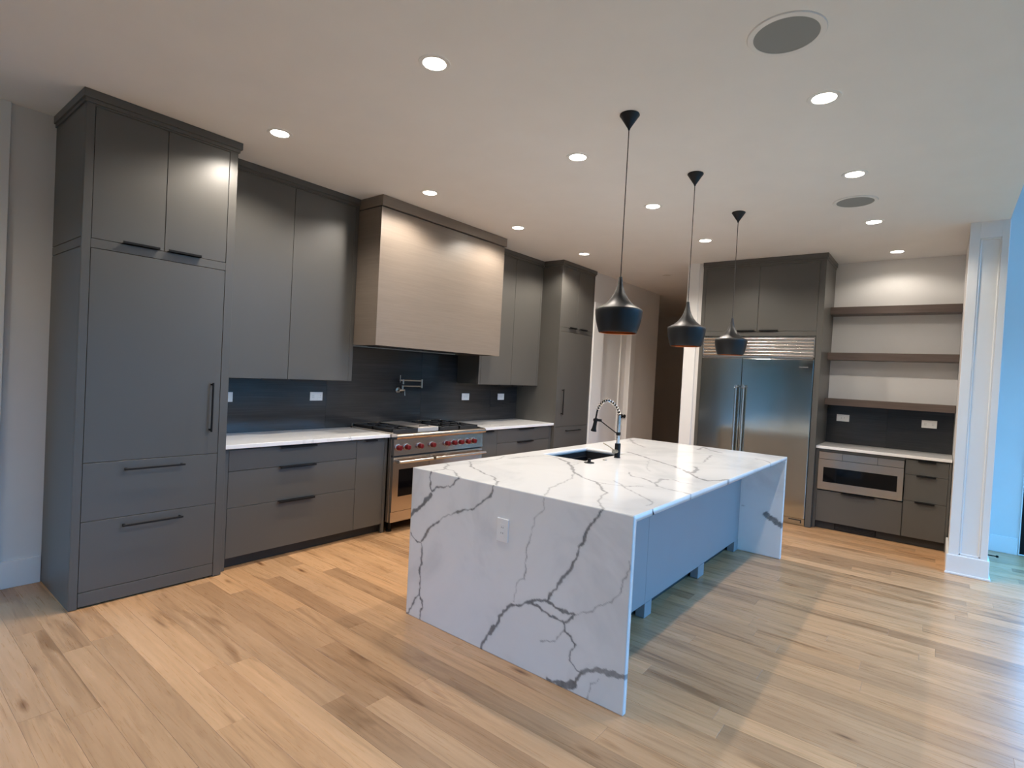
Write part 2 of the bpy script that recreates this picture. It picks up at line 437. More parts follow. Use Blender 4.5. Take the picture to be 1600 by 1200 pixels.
p = bpy.data.objects.new('sky_portal', L); COL.objects.link(p); p.location = (6.55, -6.78, 1.28); p.rotation_euler = (math.radians(90), 0, math.radians(90))
# outside: lawn and a dark row of trees past the west windows
struct(box('ground', (-40, -45, -.3), (40, 20, -.08), 'lawn', None, 0))
def tree_row(label, a, b, h):
    bm = bmesh.new(); a, b = Vector(a), Vector(b); L = (b-a).length; d = (b-a)/L; nrm = Vector((-d.y, d.x, 0))
    k = int(L/1.1)
    for i in range(k+1):
        for j in range(9):
            c = a + d*(L*i/k+random.uniform(-.4,.4)) + nrm*random.uniform(-.8,.8); rr = h*random.uniform(.09,.14)
            mt = Matrix.Translation((c.x, c.y, -.1+(j+.5)*h*.1+random.uniform(-.1,.1)*h)) @ Matrix.Diagonal((rr*1.3, rr*1.3, rr, 1))
            bmesh.ops.create_icosphere(bm, subdivisions=2, radius=1.0, matrix=mt)
    for v in bm.verts: v.co += Vector((random.uniform(-1,1), random.uniform(-1,1), random.uniform(-1,1)))*.22*h/5
    for v in bm.verts: v.co.z = max(v.co.z, -.075)
    o = from_bm('tree_foliage', bm, 'leaf'); tag(o, label, 'trees', None, 'stuff')
tree_row('dark green trees outside, past the south windows', (-34,-23,0), (34,-23,0), 4.2)
tree_row('dark green trees outside, past the north windows', (-27,5.5,0), (3,5.5,0), 4.4)
tree_row('dark green trees outside, past the end wall of the living area', (-31,-19,0), (-31,12,0), 5.0)
tree_row('dark green trees outside, past the glass entrance door', (30,-19,0), (30,12,0), 4.2)

# ------------------------------------------------------------------ cabinet helpers
class Face:
    """cabinet front: u along the front, v up, d outward"""
    def __init__(s, axis, plane): s.a, s.p = axis, plane
    def pt(s, u, v, d): return (u, s.p-d, v) if s.a == 'y' else (s.p-d, u, v)
    def box(s, name, u0, u1, v0, v1, d0, d1, mt, parent, bev=.0012):
        return box(name, s.pt(u0,v0,d0), s.pt(u1,v1,d1), mt, parent, bev)
    def bar(s, parent, u0, v0, u1, v1):
        """round-cornered bar pull on two posts"""
        bm = bmesh.new(); h = .0055
        du, dv = (1,0) if abs(u1-u0) > abs(v1-v0) else (0,1)
        bm_box(bm, s.pt(min(u0,u1)-h*dv, min(v0,v1)-h*du, .024), s.pt(max(u0,u1)+h*dv, max(v0,v1)+h*du, .035), .002)
        for f in (.04, .96):
            u, v = u0+(u1-u0)*f, v0+(v1-v0)*f
            bm_box(bm, s.pt(u-h, v-h, -.001), s.pt(u+h, v+h, .026), .0005)
        return from_bm('handle', bm, 'black', parent)
    def tab(s, parent, u0, u1, v, lip=-1):
        """edge pull: thin flange over the edge with a small lip"""
        bm = bmesh.new()
        bm_box(bm, s.pt(u0, v-.0015, -.004), s.pt(u1, v+.0015, .026), .0004)
        bm_box(bm, s.pt(u0, v-.0015, .0225), s.pt(u1, v+lip*.013, .026), .0004)
        return from_bm('handle', bm, 'black', parent)
G = .0016
def crown(parent, lo, hi, z0, faces, mt='cab'):
    """stepped crown up to the ceiling; faces = outward growth (-x,+x,-y,+y)"""
    bm = bmesh.new(); a, b, c, d = faces
    for zz0, zz1, k in ((z0, z0+.022, .45), (z0+.022, ZC-.0008, 1.0)):
        bm_box(bm, (lo[0]-a*k, lo[1]-c*k, zz0), (hi[0]+b*k, hi[1]+d*k, zz1), .001)
    return from_bm('crown', bm, mt, parent)

# ------------------------------------------------------------------ tall panelled cabinet at the left
def tall_left():
    t = thing('tall_pantry_cabinet', 'very tall dark grey panelled pantry cabinet beside the blue-lit wall, with drawers below', 'cabinet', ((X0+X1)/2, -.33, 0))
    D = .66; F = Face('y', -D); x0, x1 = X0, X1; e = .0008
    box('body', (x0+.012, -D+.022, .004), (x1-.012, -.002, 2.95), 'cab', t)
    # left side: applied panels with fine joints
    for z0, z1 in ((.004, 2.128), (2.1325, 2.184), (2.1885, 2.955)):
        box('side_panel', (x0, -D+.022, z0), (x0+.0125, -.002, z1), 'cab', t, .0008)
    box('side_panel', (x1-.0125, -D+.022, .004), (x1, -.002, 2.955), 'cab', t, .0008)
    F.box('stile', x0, .0425, .004, 2.955, -.022, 0, 'cab', t)
    F.box('stile', .801, x1, .004, 2.955, -.022, 0, 'cab', t)
    F.box('rail', .0425, .801, 2.131, 2.184, -.022, 0, 'cab', t)
    F.box('rail', .0425, .801, 2.944, 2.955, -.022, 0, 'cab', t)
    a, b = .0425+G*1.5, .801-G*1.5
    for u0, u1, h in ((a, .4235-G, (.195,.392)), (.4235+G, b, (.440,.636))):
        d = F.box('door', u0, u1, 2.184+G*1.5, 2.944-G*1.5, -.020, -.001, 'cab', t)
        F.tab(d, h[0], h[1], 2.186, +1)
    d = F.box('door', a, b, .866+G, 2.131-G*1.5, -.020, -.001, 'cab', t); F.bar(d, .741, 1.020, .741, 1.356)
    d = F.box('drawer_front', a, b, .5165+G, .866-G, -.020, -.001, 'cab', t); F.bar(d, .246, .8145, .587, .8145)
    d = F.box('drawer_front', a, b, .097+G, .5165-G, -.020, -.001, 'cab', t); F.bar(d, .246, .467, .587, .467)
    F.box('toe_panel', a, b, .012, .097-G, -.020, -.001, 'cab', t)
    crown(t, (x0, -D, 0), (x1, -.002, 0), 2.955, (.016, .022, .018, 0))
tall_left()

# ------------------------------------------------------------------ base cabinets along the range wall
DB = .61
def base_run(name, label, x0, x1, drawers, door, stiles, tabs, door_tab, third=True):
    t = thing(name, label, 'cabinet', ((x0+x1)/2, -.3, 0)); F = Face('y', -DB)
    box('body', (x0+.002, -DB+.021, .086), (x1-.002, -.012, .8835), 'cab', t)
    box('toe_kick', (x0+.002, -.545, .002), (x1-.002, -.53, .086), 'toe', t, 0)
    for a, b in stiles: F.box('stile', a, b, .002, .8825, -.021, 0, 'cab', t)
    rows = ((.7165,.872),(.4495,.7165),(.086,.4495))
    for (v0, v1) in rows:
        d = F.box('drawer_front', drawers[0]+G, drawers[1]-G, v0+G, v1-G, -.019, 0, 'cab', t)
        F.tab(d, tabs[0], tabs[1], v1-.001, -1)
    d = F.box('door', door[0]+G, door[1]-G, .086+G, .872-G, -.019, 0, 'cab', t)
    F.tab(d, door_tab[0], door_tab[1], .871, -1)
    return t
base_run('base_cabinet', 'grey base cabinet with three wide drawers between the tall pantry cabinet and the range', X1+.001, XR0-.003, (.9005,1.982), (1.982,2.284), ((X1+.002,.9000),(2.2850,2.316)), (1.282,1.586), (2.062,2.186))
base_run('base_cabinet', 'grey base cabinet under the far counter between the range and the tall corner cabinet', XR1+.003, XT0-.001, (3.884,4.930), (3.575,3.884), ((3.5425,3.5745),(4.931,4.976)), (4.262,4.566), (3.66,3.80))

# counters (own slabs)
def counter(name, label, lo, hi):
    o = box(name, lo, hi, 'quartz_plain', None, .002); return tag(o, label, 'countertop')
counter('countertop', 'white veined quartz countertop left of the range, running to the tall pantry cabinet', (X1+.001, -.6458, .8842), (XR0-.003, -.0125, .914))
counter('countertop', 'white veined quartz countertop right of the range, ending at the tall corner cabinet', (XR1+.003, -.6458, .8842), (XT0-.001, -.0125, .914))
counter('countertop', 'white veined quartz countertop over the microwave drawer, below the open shelves', (5.913, YC1+.006, .8842), (6.504, YF0-.001, .914))

# ------------------------------------------------------------------ backsplash tiles
def backsplash():
    t = thing('backsplash', 'dark charcoal streaked tile backsplash behind the range and counters', 'backsplash', (2.9, -.005, .914))
    box('grout_bed', (X1+.001, -.006, .914), (XT0-.001, -.0005, 1.3795), 'grout', t, 0)
    box('grout_bed', (XH0+.002, -.006, 1.381), (XH1+.02, -.0005, 1.711), 'grout', t, 0)
    e, z0, z1, zt = .0008, .9145, 1.3785, 1.711
    for parts in ([(X1+.001, 2.045, z0, z1)], [(2.045, 3.235, z0, z1), (XH0+.002, 3.235, z1, zt)], [(3.235, 4.425, z0, z1), (3.235, XH1+.02, z1, zt)], [(4.425, XT0-.001, z0, z1)]):
        boxes('tile', [((a+e, -.012, c), (b-e, -.004, d)) for a, b, c, d in parts], 'tile', t)
    t = thing('backsplash', 'short dark charcoal tile backsplash under the lowest open shelf', 'backsplash', (XW-.005, -4.1, .914))
    box('grout_bed', (XW-.006, YC1+.006, .914), (XW-.0005, YF0-.001, 1.359), 'grout', t, 0)
    ys = [YC1+.006, -4.10, YF0-.001]
    for a, b in zip(ys, ys[1:]): box('tile', (XW-.012, a+.0008, .9145), (XW-.004, b-.0008, 1.3585), 'tile', t, .0008)
backsplash()

# ------------------------------------------------------------------ wall cabinets
def wall_cab(label, x0, x1, doors, stiles, tabs):
    t = thing('wall_cabinet', label, 'cabinet', ((x0+x1)/2, -.17, 1.38)); F = Face('y', -.35)
    box('body', (x0, -.35+.021, 1.381), (x1, -.001, 2.955), 'cab', t)
    for a, b in stiles: F.box('stile', a, b, 1.381, 2.955, -.021, 0, 'cab', t)
    F.box('rail', doors[0][0], doors[-1][1], 2.948, 2.955, -.021, 0, 'cab', t)
    for (a, b), (h0, h1) in zip(doors, tabs):
        d = F.box('door', a+G*1.2, b-G*1.2, 1.383, 2.946, -.019, 0, 'cab', t)
        F.tab(d, h0, h1, 1.382, -1)
    crown(t, (x0, -.35, 0), (x1, -.001, 0), 2.955, (0, 0, .018, 0))
wall_cab('tall grey wall cabinet with two plain doors between the pantry cabinet and the range hood', X1+.002, 2.080, ((X1+.003,1.462),(1.462,2.042)), ((2.0425,2.080),), ((1.241,1.447),(1.483,1.693)))
wall_cab('narrow grey two-door wall cabinet between the range hood and the tall corner cabinet', 3.800, XT0-.001, ((3.835,4.407),(4.407,4.945)), ((3.800,3.8345),(4.9455,XT0-.001)), ((4.18,4.39),(4.425,4.63)))

# ------------------------------------------------------------------ range hood
def hood():
    t = thing('range_hood', 'big boxy range hood clad in taupe stained wood above the range', 'range hood', (2.93, -.33, 1.71))
    y = -.669; z0, z1 = 1.712, 2.923; th = .02
    box('front_panel', (XH0, y, z0), (XH1, y+th, z1), 'hood', t, .0015)
    box('side_panel', (XH0, y+th, z0), (XH0+th, -.352, z1), 'hood', t, .001)
    box('side_panel', (XH1-th, y+th, z0), (XH1, -.001, z1), 'hood', t, .001)
    box('side_panel', (XH0+.001, -.352, z0), (XH0+th, -.001, z1), 'hood', t, .001)
    box('top_panel', (XH0+th, y+th, z1-.03), (XH1-th, -.001, z1), 'hood', t, .001)
    u = box('underside', (XH0+th, y+th, z0+.012), (XH1-th, -.001, z0+.03), 'toe', t, .001)
    for i in range(3): box('filter', (2.40+i*.36, -.58, z0+.004), (2.73+i*.36, -.12, z0+.0125), 'steel', u, .002)
    box('reveal', (XH0+.006, y+.010, z1), (XH1-.006, -.001, z1+.010), 'toe', t, 0)
    box('crown', (XH0-.002, y-.012, z1+.010), (XH1+.024, -.001, ZC-.0008), 'hood', t, .002)
hood()

# ------------------------------------------------------------------ tall corner cabinet
def tall_far():
    t = thing('tall_corner_cabinet', 'tall grey cabinet past the far counter, next to the white hall door', 'cabinet', ((XT0+XT1)/2, -.33, 0))
    D = .657; F = Face('y', -D); x0, x1 = XT0, XT1-.001
    box('body', (x0+.001, -D+.022, .004), (x1, -.002, 2.95), 'cab', t)
    F.box('stile', x0, 5.008, .004, 2.955, -.022, 0, 'cab', t); F.box('stile', 5.783, x1, .004, 2.955, -.022, 0, 'cab', t)
    F.box('rail', 5.008, 5.783, 2.113, 2.166, -.022, 0, 'cab', t)
    F.box('rail', 5.008, 5.783, 2.944, 2.955, -.022, 0, 'cab', t)
    a, b = 5.008+G, 5.783-G; mid = (a+b)/2
    for u0, u1, h in ((a, mid-G, (5.19,5.366)), (mid+G, b, (5.448,5.634))):
        d = F.box('door', u0, u1, 2.166+G*1.5, 2.942, -.020, -.001, 'cab', t); F.tab(d, h[0], h[1], 2.168, +1)
    d = F.box('door', a, b, .861+G, 2.113-G*1.5, -.020, -.001, 'cab', t); F.bar(d, 5.112, 1.02, 5.112, 1.358)
    d = F.box('drawer_front', a, b, .5165+G, .861-G, -.020, -.001, 'cab', t); F.bar(d, 5.234, .803, 5.592, .803)
    d = F.box('drawer_front', a, b, .097+G, .5165-G, -.020, -.001, 'cab', t); F.bar(d, 5.234, .467, 5.592, .467)
    F.box('toe_panel', a, b, .012, .097-G, -.020, -.001, 'cab', t)
    crown(t, (x0, -D, 0), (x1, -.3695, 0), 2.955, (.012, .018, .018, 0))
tall_far()

# ------------------------------------------------------------------ fridge surround cabinet
def fridge_cab():
    t = thing('fridge_cabinet', 'grey cabinet enclosing the steel fridge, with two doors above it', 'cabinet', (6.19, (YF0+YF1)/2, 0))
    F = Face('x', XF)
    box('side_panel', (XF, YF0, .002), (XW-.002, -3.4465, 2.955), 'cab', t)
    box('side_panel', (XF, -2.205, .002), (XW-.002, YF1, 2.955), 'cab', t)
    box('body', (XF+.022, -3.446, 2.13), (XW-.002, -2.2055, 2.95), 'cab', t)
    F.box('rail', -3.446, -2.2055, 2.116, 2.172, -.022, 0, 'cab', t)
    F.box('rail', -3.446, -2.2055, 2.935, 2.955, -.022, 0, 'cab', t)
    for u0, u1, h in ((-3.446+G, -2.828-G, (-3.06,-2.855)), (-2.828+G, -2.2055-G, (-2.808,-2.605))):
        d = F.box('door', u0, u1, 2.172+G*1.5, 2.935-G*1.5, -.020, -.001, 'cab', t); F.tab(d, h[0], h[1], 2.174, +1)
    crown(t, (XF, YF0, 0), (XW-.002, YF1, 0), 2.955, (.018, 0, .016, 0))
fridge_cab()

# ------------------------------------------------------------------ fridge
def fridge():
    y0, y1 = -3.4425, -2.2095; ym = -2.691
    t = thing('refrigerator', 'wide built-in stainless steel refrigerator with two doors and a louvred top grille', 'refrigerator', (6.2, (y0+y1)/2, 0))
    box('body', (XF+.045, y0+.004, .012), (XW-.01, y1-.004, 2.108), 'toe', t, .002)
    for a, b in ((ym+.002, y1), (y0, ym-.002)):
        d = box('door', (XF-.012, a, .083), (XF+.042, b, 1.852), 'steel_v', t, .004, 2)
        box('trim_strip', (XF-.014, a, 1.8525), (XF+.04, b, 1.858), 'steel_bar', d, .001)
        hy = ym+.043 if a > ym else ym-.043
        h = tube('handle', [(XF-.062, hy, .50), (XF-.062, hy, 1.53)], .0135, 'steel_bar', d, 16)
        for z in (.53, 1.515):
            lathe('standoff', [(.015,-.07),(.019,-.066),(.019,-.055),(.010,-.05),(.010,0)], (XF-.012, hy, z), 'steel_bar', h, 16, 'x')
    # badge
    box('badge', (XF-.0145, -3.389, 1.762), (XF-.0115, -3.300, 1.774), 'chrome', t, .0008)
    # louvred grille
    g = boxes('grille_frame', [((XF+.01, y0, 1.866), (XF+.04, y1, 2.108)), ((XF-.006, y0, 1.862), (XF+.02, y0+.012, 2.11)), ((XF-.006, y1-.012, 1.862), (XF+.02, y1, 2.11)), ((XF-.006, y0, 1.862), (XF+.02, y1, 1.876))], 'steel_bar', t, .001)
    zs = np.linspace(1.880, 2.106, 7)
    for i in range(6):
        a, b = zs[i]+.004, zs[i+1]-.004; c = (a+b)/2
        bm = bmesh.new(); prof = []
        for k in range(9):
            an = -math.pi/2 + math.pi*k/8; prof.append((XF+.010 - .022*math.cos(an), c + (b-a)/2*math.sin(an)))
        r0 = [bm.verts.new((x, y0+.0125, z)) for x, z in prof]; r1 = [bm.verts.new((x, y1-.0125, z)) for x, z in prof]
        for k in range(8): bm.faces.new((r0[k], r1[k], r1[k+1], r0[k+1]))
        bm.faces.new((r0[0], r0[8], r1[8], r1[0])); bm.faces.new(r0); bm.faces.new(r1[::-1])
        bmesh.ops.recalc_face_normals(bm, faces=bm.faces[:])
        autosmooth(from_bm('louvre', bm, 'steel_bar', g), 50)
    k = box('kick_panel', (XF+.012, y0, .006), (XF+.04, y1, .078), 'steel_v', t, .002)
    box('vent_slot', (XF+.009, y0+.03, .055), (XF+.013, y0+.16, .066), 'slot', k, 0)
    box('vent_slot', (XF+.009, y0+.03, .030), (XF+.013, y0+.042, .054), 'slot', k, 0)
fridge()

# ------------------------------------------------------------------ open shelves, niche base cabinets, microwave
for (z0, z1), lab in zip(((2.40,2.482),(1.881,1.963),(1.36,1.437)), ('topmost thick brown wooden shelf on the white niche wall', 'middle thick brown wooden shelf of the three in the niche', 'lowest thick brown wooden shelf, just above the dark niche backsplash')):
    tag(box('wall_shelf', (6.285, YC1+.002, z0), (XW-.001, YF0-.001, z1), 'shelf', None, .0015), lab, 'shelf', 'niche shelves')
def niche_base():
    t = thing('niche_base_cabinet', 'grey base cabinet beside the fridge holding the microwave drawer and a stack of three drawers', 'cabinet', (6.2, -4.1, 0))
    XN = 5.935; F = Face('x', XN)
    y0, y1 = YC1+.006, YF0-.001
    boxes('body', [((XN+.021, y0, .086), (6.503, y1, .425)), ((XN+.021, y0, .426), (6.503, -4.3115, .8835)), ((XN+.021, -3.535, .426), (6.503, y1, .8835))], 'cab', t)
    box('toe_kick', (XN+.05, y0, .002), (XN+.065, y1, .086), 'toe', t, 0)
    v = box('toe_vent', (XN+.044, -4.10, .012), (XN+.0495, -3.72, .075), 'black', t, .001)
    for i in range(4): box('slat', (XN+.040, -4.09, .018+i*.015), (XN+.0445, -3.73, .025+i*.015), 'toe', v, .0005)
    F.box('stile', -3.536, y1, .002, .8825, -.021, 0, 'cab', t)
    F.box('stile', y0, -4.6605, .002, .8825, -.021, 0, 'cab', t)
    F.box('rail', -4.309, -3.5365, .852, .8825, -.021, -.002, 'cab', t)
    d = F.box('drawer_front', -4.309+G, -3.5365-G, .086, .4265, -.019, 0, 'cab', t); F.tab(d, -4.073, -3.769, .4255, -1)
    for v0, v1, h in ((.7195,.868,(-4.559,-4.415)), (.4535,.7195,(-4.564,-4.408)), (.086,.4535,(-4.566,-4.406))):
        d = F.box('drawer_front', -4.660+G, -4.3135-G, v0+G, v1-G, -.019, 0, 'cab', t); F.tab(d, h[0], h[1], v1-.0015, -1)
    m = thing('microwave_drawer', 'stainless steel microwave drawer with a dark window below the niche counter', 'microwave', (6.1, -3.92, .43))
    a, b = -4.304, -3.5405
    box('body', (XN+.004, a+.006, .436), (6.35, b-.006, .848), 'toe', m, .001)
    for u0, u1 in ((-4.304,-4.079), (-4.077,-3.764), (-3.762,-3.5405)):
        box('control_panel', (XN-.012, u0, .7745), (XN+.003, u1, .8495), 'steel', m, .001)
    dr = boxes('door_frame', [((XN-.016, a, .440), (XN+.003, b, .524)), ((XN-.016, a, .686), (XN+.003, b, .7715)), ((XN-.016, a, .524), (XN+.003, -4.255, .686)), ((XN-.016, -3.590, .524), (XN+.003, b, .686))], 'steel', m, 0)
    box('window', (XN-.0145, -4.2555, .5235), (XN+.003, -3.5895, .6865), 'black_gloss', dr, .001)
niche_base()

# ------------------------------------------------------------------ range
def kitchen_range():
    t = thing('range_cooker', 'wide stainless steel professional range with a row of red knobs and two oven doors', 'range', (2.93, -.35, 0))
    a, b = XR0+.004, XR1-.004; yf = -.695
    box('body', (a, -.655, .10), (b, -.0135, .905), 'steel', t, .002)
    for x in (a+.06, b-.06):
        for y in (-.60, -.08):
            lathe('leg', [(.028,0),(.028,.012),(.018,.02),(.018,.10)], (x,y,0), 'black', t, 16)
    box('kick_panel', (a, yf+.004, .102), (b, -.656, .199), 'steel', t, .003)
    for x0, x1, wx in ((a, 2.766, (2.392,2.700)), (2.771, b, (2.875,3.435))):
        d = boxes('oven_door', [((x0, yf, .203), (x1, -.656, .337)), ((x0, yf, .590), (x1, -.656, .704)), ((x0, yf, .337), (wx[0], -.656, .590)), ((wx[1], yf, .337), (x1, -.656, .590))], 'steel', t, 0)
        box('oven_window', (wx[0]-.001, yf+.003, .336), (wx[1]+.001, -.66, .591), 'black_gloss', d, .001)
        h0, h1 = (x0+.018, x1-.012)
        h = tube('handle', [(h0, yf-.062, .668), (h1, yf-.062, .668)], .0145, 'chrome', d, 18)
        for x in (h0+.010, h1-.010):
            bm = bmesh.new(); bm_box(bm, (x-.012, yf-.066, .652), (x+.012, yf+.002, .684), .005, 2); from_bm('bracket', bm, 'steel', h)
    # control panel, slightly tilted, and bullnose rail
    bm = bmesh.new()
    prof = [(-.656,.720),(yf-.004,.720),(yf+.003,.8695),(-.656,.8695)]
    r0 = [bm.verts.new((a,y,z)) for y,z in prof]; r1 = [bm.verts.new((b,y,z)) for y,z in prof]
    for k in range(4): bm.faces.new((r0[k], r1[k], r1[(k+1)%4], r0[(k+1)%4]))
    bm.faces.new(r0[::-1]); bm.faces.new(r1); bmesh.ops.recalc_face_normals(bm, faces=bm.faces[:])
    cp = from_bm('control_panel', bm, 'steel', t)
    box('shadow_gap', (a+.004, -.68, .705), (b-.004, -.657, .719), 'slot', t, 0)
    bm = bmesh.new(); prof = [(-.640,.870)]
    for k in range(11):
        an = -math.pi/2 + math.pi*k/10*.9; prof.append((-.712-.027*math.cos(an), .897+.027*math.sin(an)))
    prof += [(-.640,.924)]
    r0 = [bm.verts.new((a-.002,y,z)) for y,z in prof]; r1 = [bm.verts.new((b+.002,y,z)) for y,z in prof]
    n = len(prof)
    for k in range(n): bm.faces.new((r0[k], r1[k], r1[(k+1)%n], r0[(k+1)%n]))
    bm.faces.new(r0[::-1]); bm.faces.new(r1); bmesh.ops.recalc_face_normals(bm, faces=bm.faces[:])
    autosmooth(from_bm('front_rail', bm, 'steel', t), 50)
    for x in (2.372,2.472,2.632,2.792,2.992,3.088,3.186,3.292,3.384):
        kz = .793; y = yf-.001
        bz = lathe('knob', [(0,-.040),(.019,-.040),(.023,-.036),(.0245,-.010),(.026,-.004)], (x,y-.003,kz), 'red', t, 22, 'y')
        lathe('bezel', [(.026,-.006),(.033,-.005),(.034,.003)], (x,y,kz), 'chrome', bz, 24, 'y')
        box('grip', (x-.0045, y-.0475, kz-.021), (x+.0045, y-.041, kz+.021), 'red', bz, .002)
    for x in (2.864, 2.891, 2.917): box('badge', (x-.005, yf-.004, .796), (x+.005, yf+.004, .806), 'chrome', t, .001)
    # cooktop
    box('cooktop', (a+.01, -.64, .905), (b-.01, -.04, .918), 'iron', t, .001)
    box('side_rail', (a, -.66, .905), (a+.012, -.02, .930), 'steel', t, .002)
    box('side_rail', (b-.012, -.66, .905), (b, -.02, .930), 'steel', t, .002)
    box('back_rail', (a, -.045, .905), (b, -.0135, .955), 'steel', t, .002)
    gr = box('griddle_cover', (2.662, -.63, .918), (2.933, -.05, .957), 'griddle', t, .003)
    tube('griddle_handle', [(2.74,-.56,.956),(2.74,-.56,.966),(2.855,-.56,.966),(2.855,-.56,.956)], .004, 'iron', gr, 8)
    secs = [(2.345,2.655), (2.940,3.225), (3.230,3.512)]
    for s0, s1 in secs:
        for yy0, yy1 in ((-.635,-.345), (-.340,-.050)):
            cx, cyy = (s0+s1)/2, (yy0+yy1)/2
            bn = lathe('burner', [(.055,.918),(.055,.928),(.042,.932),(.042,.938),(0,.940)], (cx,cyy,0), 'iron', t, 24)
            bm = bmesh.new(); zt, zb = .952, .938; w = .006
            for lo, hi in (((s0,yy0,.918),(s0+.012,yy1,zt)), ((s1-.012,yy0,.918),(s1,yy1,zt)), ((s0,yy0,.918),(s1,yy0+.012,zt)), ((s0,yy1-.012,.918),(s1,yy1,zt))): bm_box(bm, lo, hi, .002)
            for lo, hi in (((s0,cyy-w,zb),(cx-.03,cyy+w,zt)), ((cx+.03,cyy-w,zb),(s1,cyy+w,zt)), ((cx-w,yy0,zb),(cx+w,cyy-.03,zt)), ((cx-w,cyy+.03,zb),(cx+w,yy1,zt))): bm_box(bm, lo, hi, .0015)
            for sx in (-1,1):
                for sy in (-1,1):
                    p = (cx+sx*.045, cyy+sy*.045, .945); q = (cx+sx*((s1-s0)/2-.006), cyy+sy*((yy1-yy0)/2-.006), .945); bm_tube(bm, [p,q], .006, 4)
            from_bm('grate', bm, 'iron', t)
kitchen_range()

# ------------------------------------------------------------------ island
XI0, XI1, YI0, YI1 = 1.373, 4.434, -3.519, -2.033
HT, TH = .914, .030
FRONT_VEINS = [(0.0099, 1, [(-2202, 915), (-2188, 870), (-2203, 800)]), (0.0243, 1, [(-2198, 779), (-2193, 754), (-2119, 691), (-2036, 616)]), (0.0086, 1, [(-2203, 800), (-2277, 829), (-2355, 850), (-2429, 909)]), (0.0082, 1, [(-2700, 913), (-2674, 869), (-2620, 806), (-2515, 745), (-2423, 711)]), (0.0039, 0.8, [(-2423, 711), (-2354, 682), (-2284, 633)]), (0.0112, 1, [(-2284, 633), (-2219, 585), (-2174, 527), (-2142, 471)]), (0.0104, 1, [(-2037, 506), (-2084, 467), (-2143, 461)]), (0.0115, 1, [(-2143, 461), (-2148, 393), (-2141, 293), (-2150, 227), (-2137, 145)]), (0.0087, 1, [(-2137, 145), (-2078, 57), (-2038, -6)]), (0.0085, 1, [(-2137, 145), (-2175, 117), (-2166, 45), (-2160, -1)]), (0.0034, 0.5, [(-3024, 907), (-3024, 842), (-2981, 800), (-2965, 739), (-2944, 668)]), (0.0053, 0.8, [(-2944, 668), (-2934, 591), (-2929, 514), (-2926, 467)]), (0.0036, 0.5, [(-2926, 467), (-2882, 425), (-2870, 362), (-2859, 325)]), (0.0123, 1, [(-3358, 912), (-3323, 856), (-3276, 784), (-3257, 726), (-3231, 649), (-3190, 568), (-3138, 498), (-3095, 429), (-3078, 396)]), (0.0139, 1, [(-3078, 396), (-3010, 375), (-2965, 357), (-2910, 328), (-2847, 296), (-2795, 254), (-2776, 213), (-2768, 171), (-2725, 135), (-2694, 80), (-2658, 1)]), (0.025, 1, [(-2746, 155), (-2709, 103)]), (0.0128, 1, [(-3078, 396), (-3137, 382), (-3193, 376), (-3244, 376)]), (0.0102, 1, [(-3244, 376), (-3218, 352), (-3188, 322)]), (0.0096, 1, [(-2980, 358), (-3042, 340), (-3102, 323), (-3159, 323), (-3188, 322)]), (0.0079, 1, [(-3188, 322), (-3190, 284), (-3233, 259), (-3253, 227), (-3225, 177), (-3222, 149), (-3264, 126), (-3296, 115)]), (0.0158, 1, [(-3296, 115), (-3280, 89), (-3260, 54)]), (0.0286, 1, [(-3261, 42), (-3216, 24), (-3170, 12)]), (0.0183, 1, [(-3170, 12), (-3103, 7)]), (0.0222, 0.85, [(-3296, 117), (-3334, 142), (-3385, 157), (-3451, 175), (-3515, 181)]), (0.0033, 0.6, [(-3244, 376), (-3300, 406), (-3358, 447), (-3423, 493), (-3476, 554)]), (0.0047, 0.7, [(-3476, 554), (-3482, 588), (-3501, 660), (-3515, 700)]), (0.0035, 0.7, [(-3191, 276), (-3146, 237), (-3110, 196), (-3052, 181)]), (0.0043, 0.6, [(-3387, 120), (-3355, 88), (-3334, 3)])]
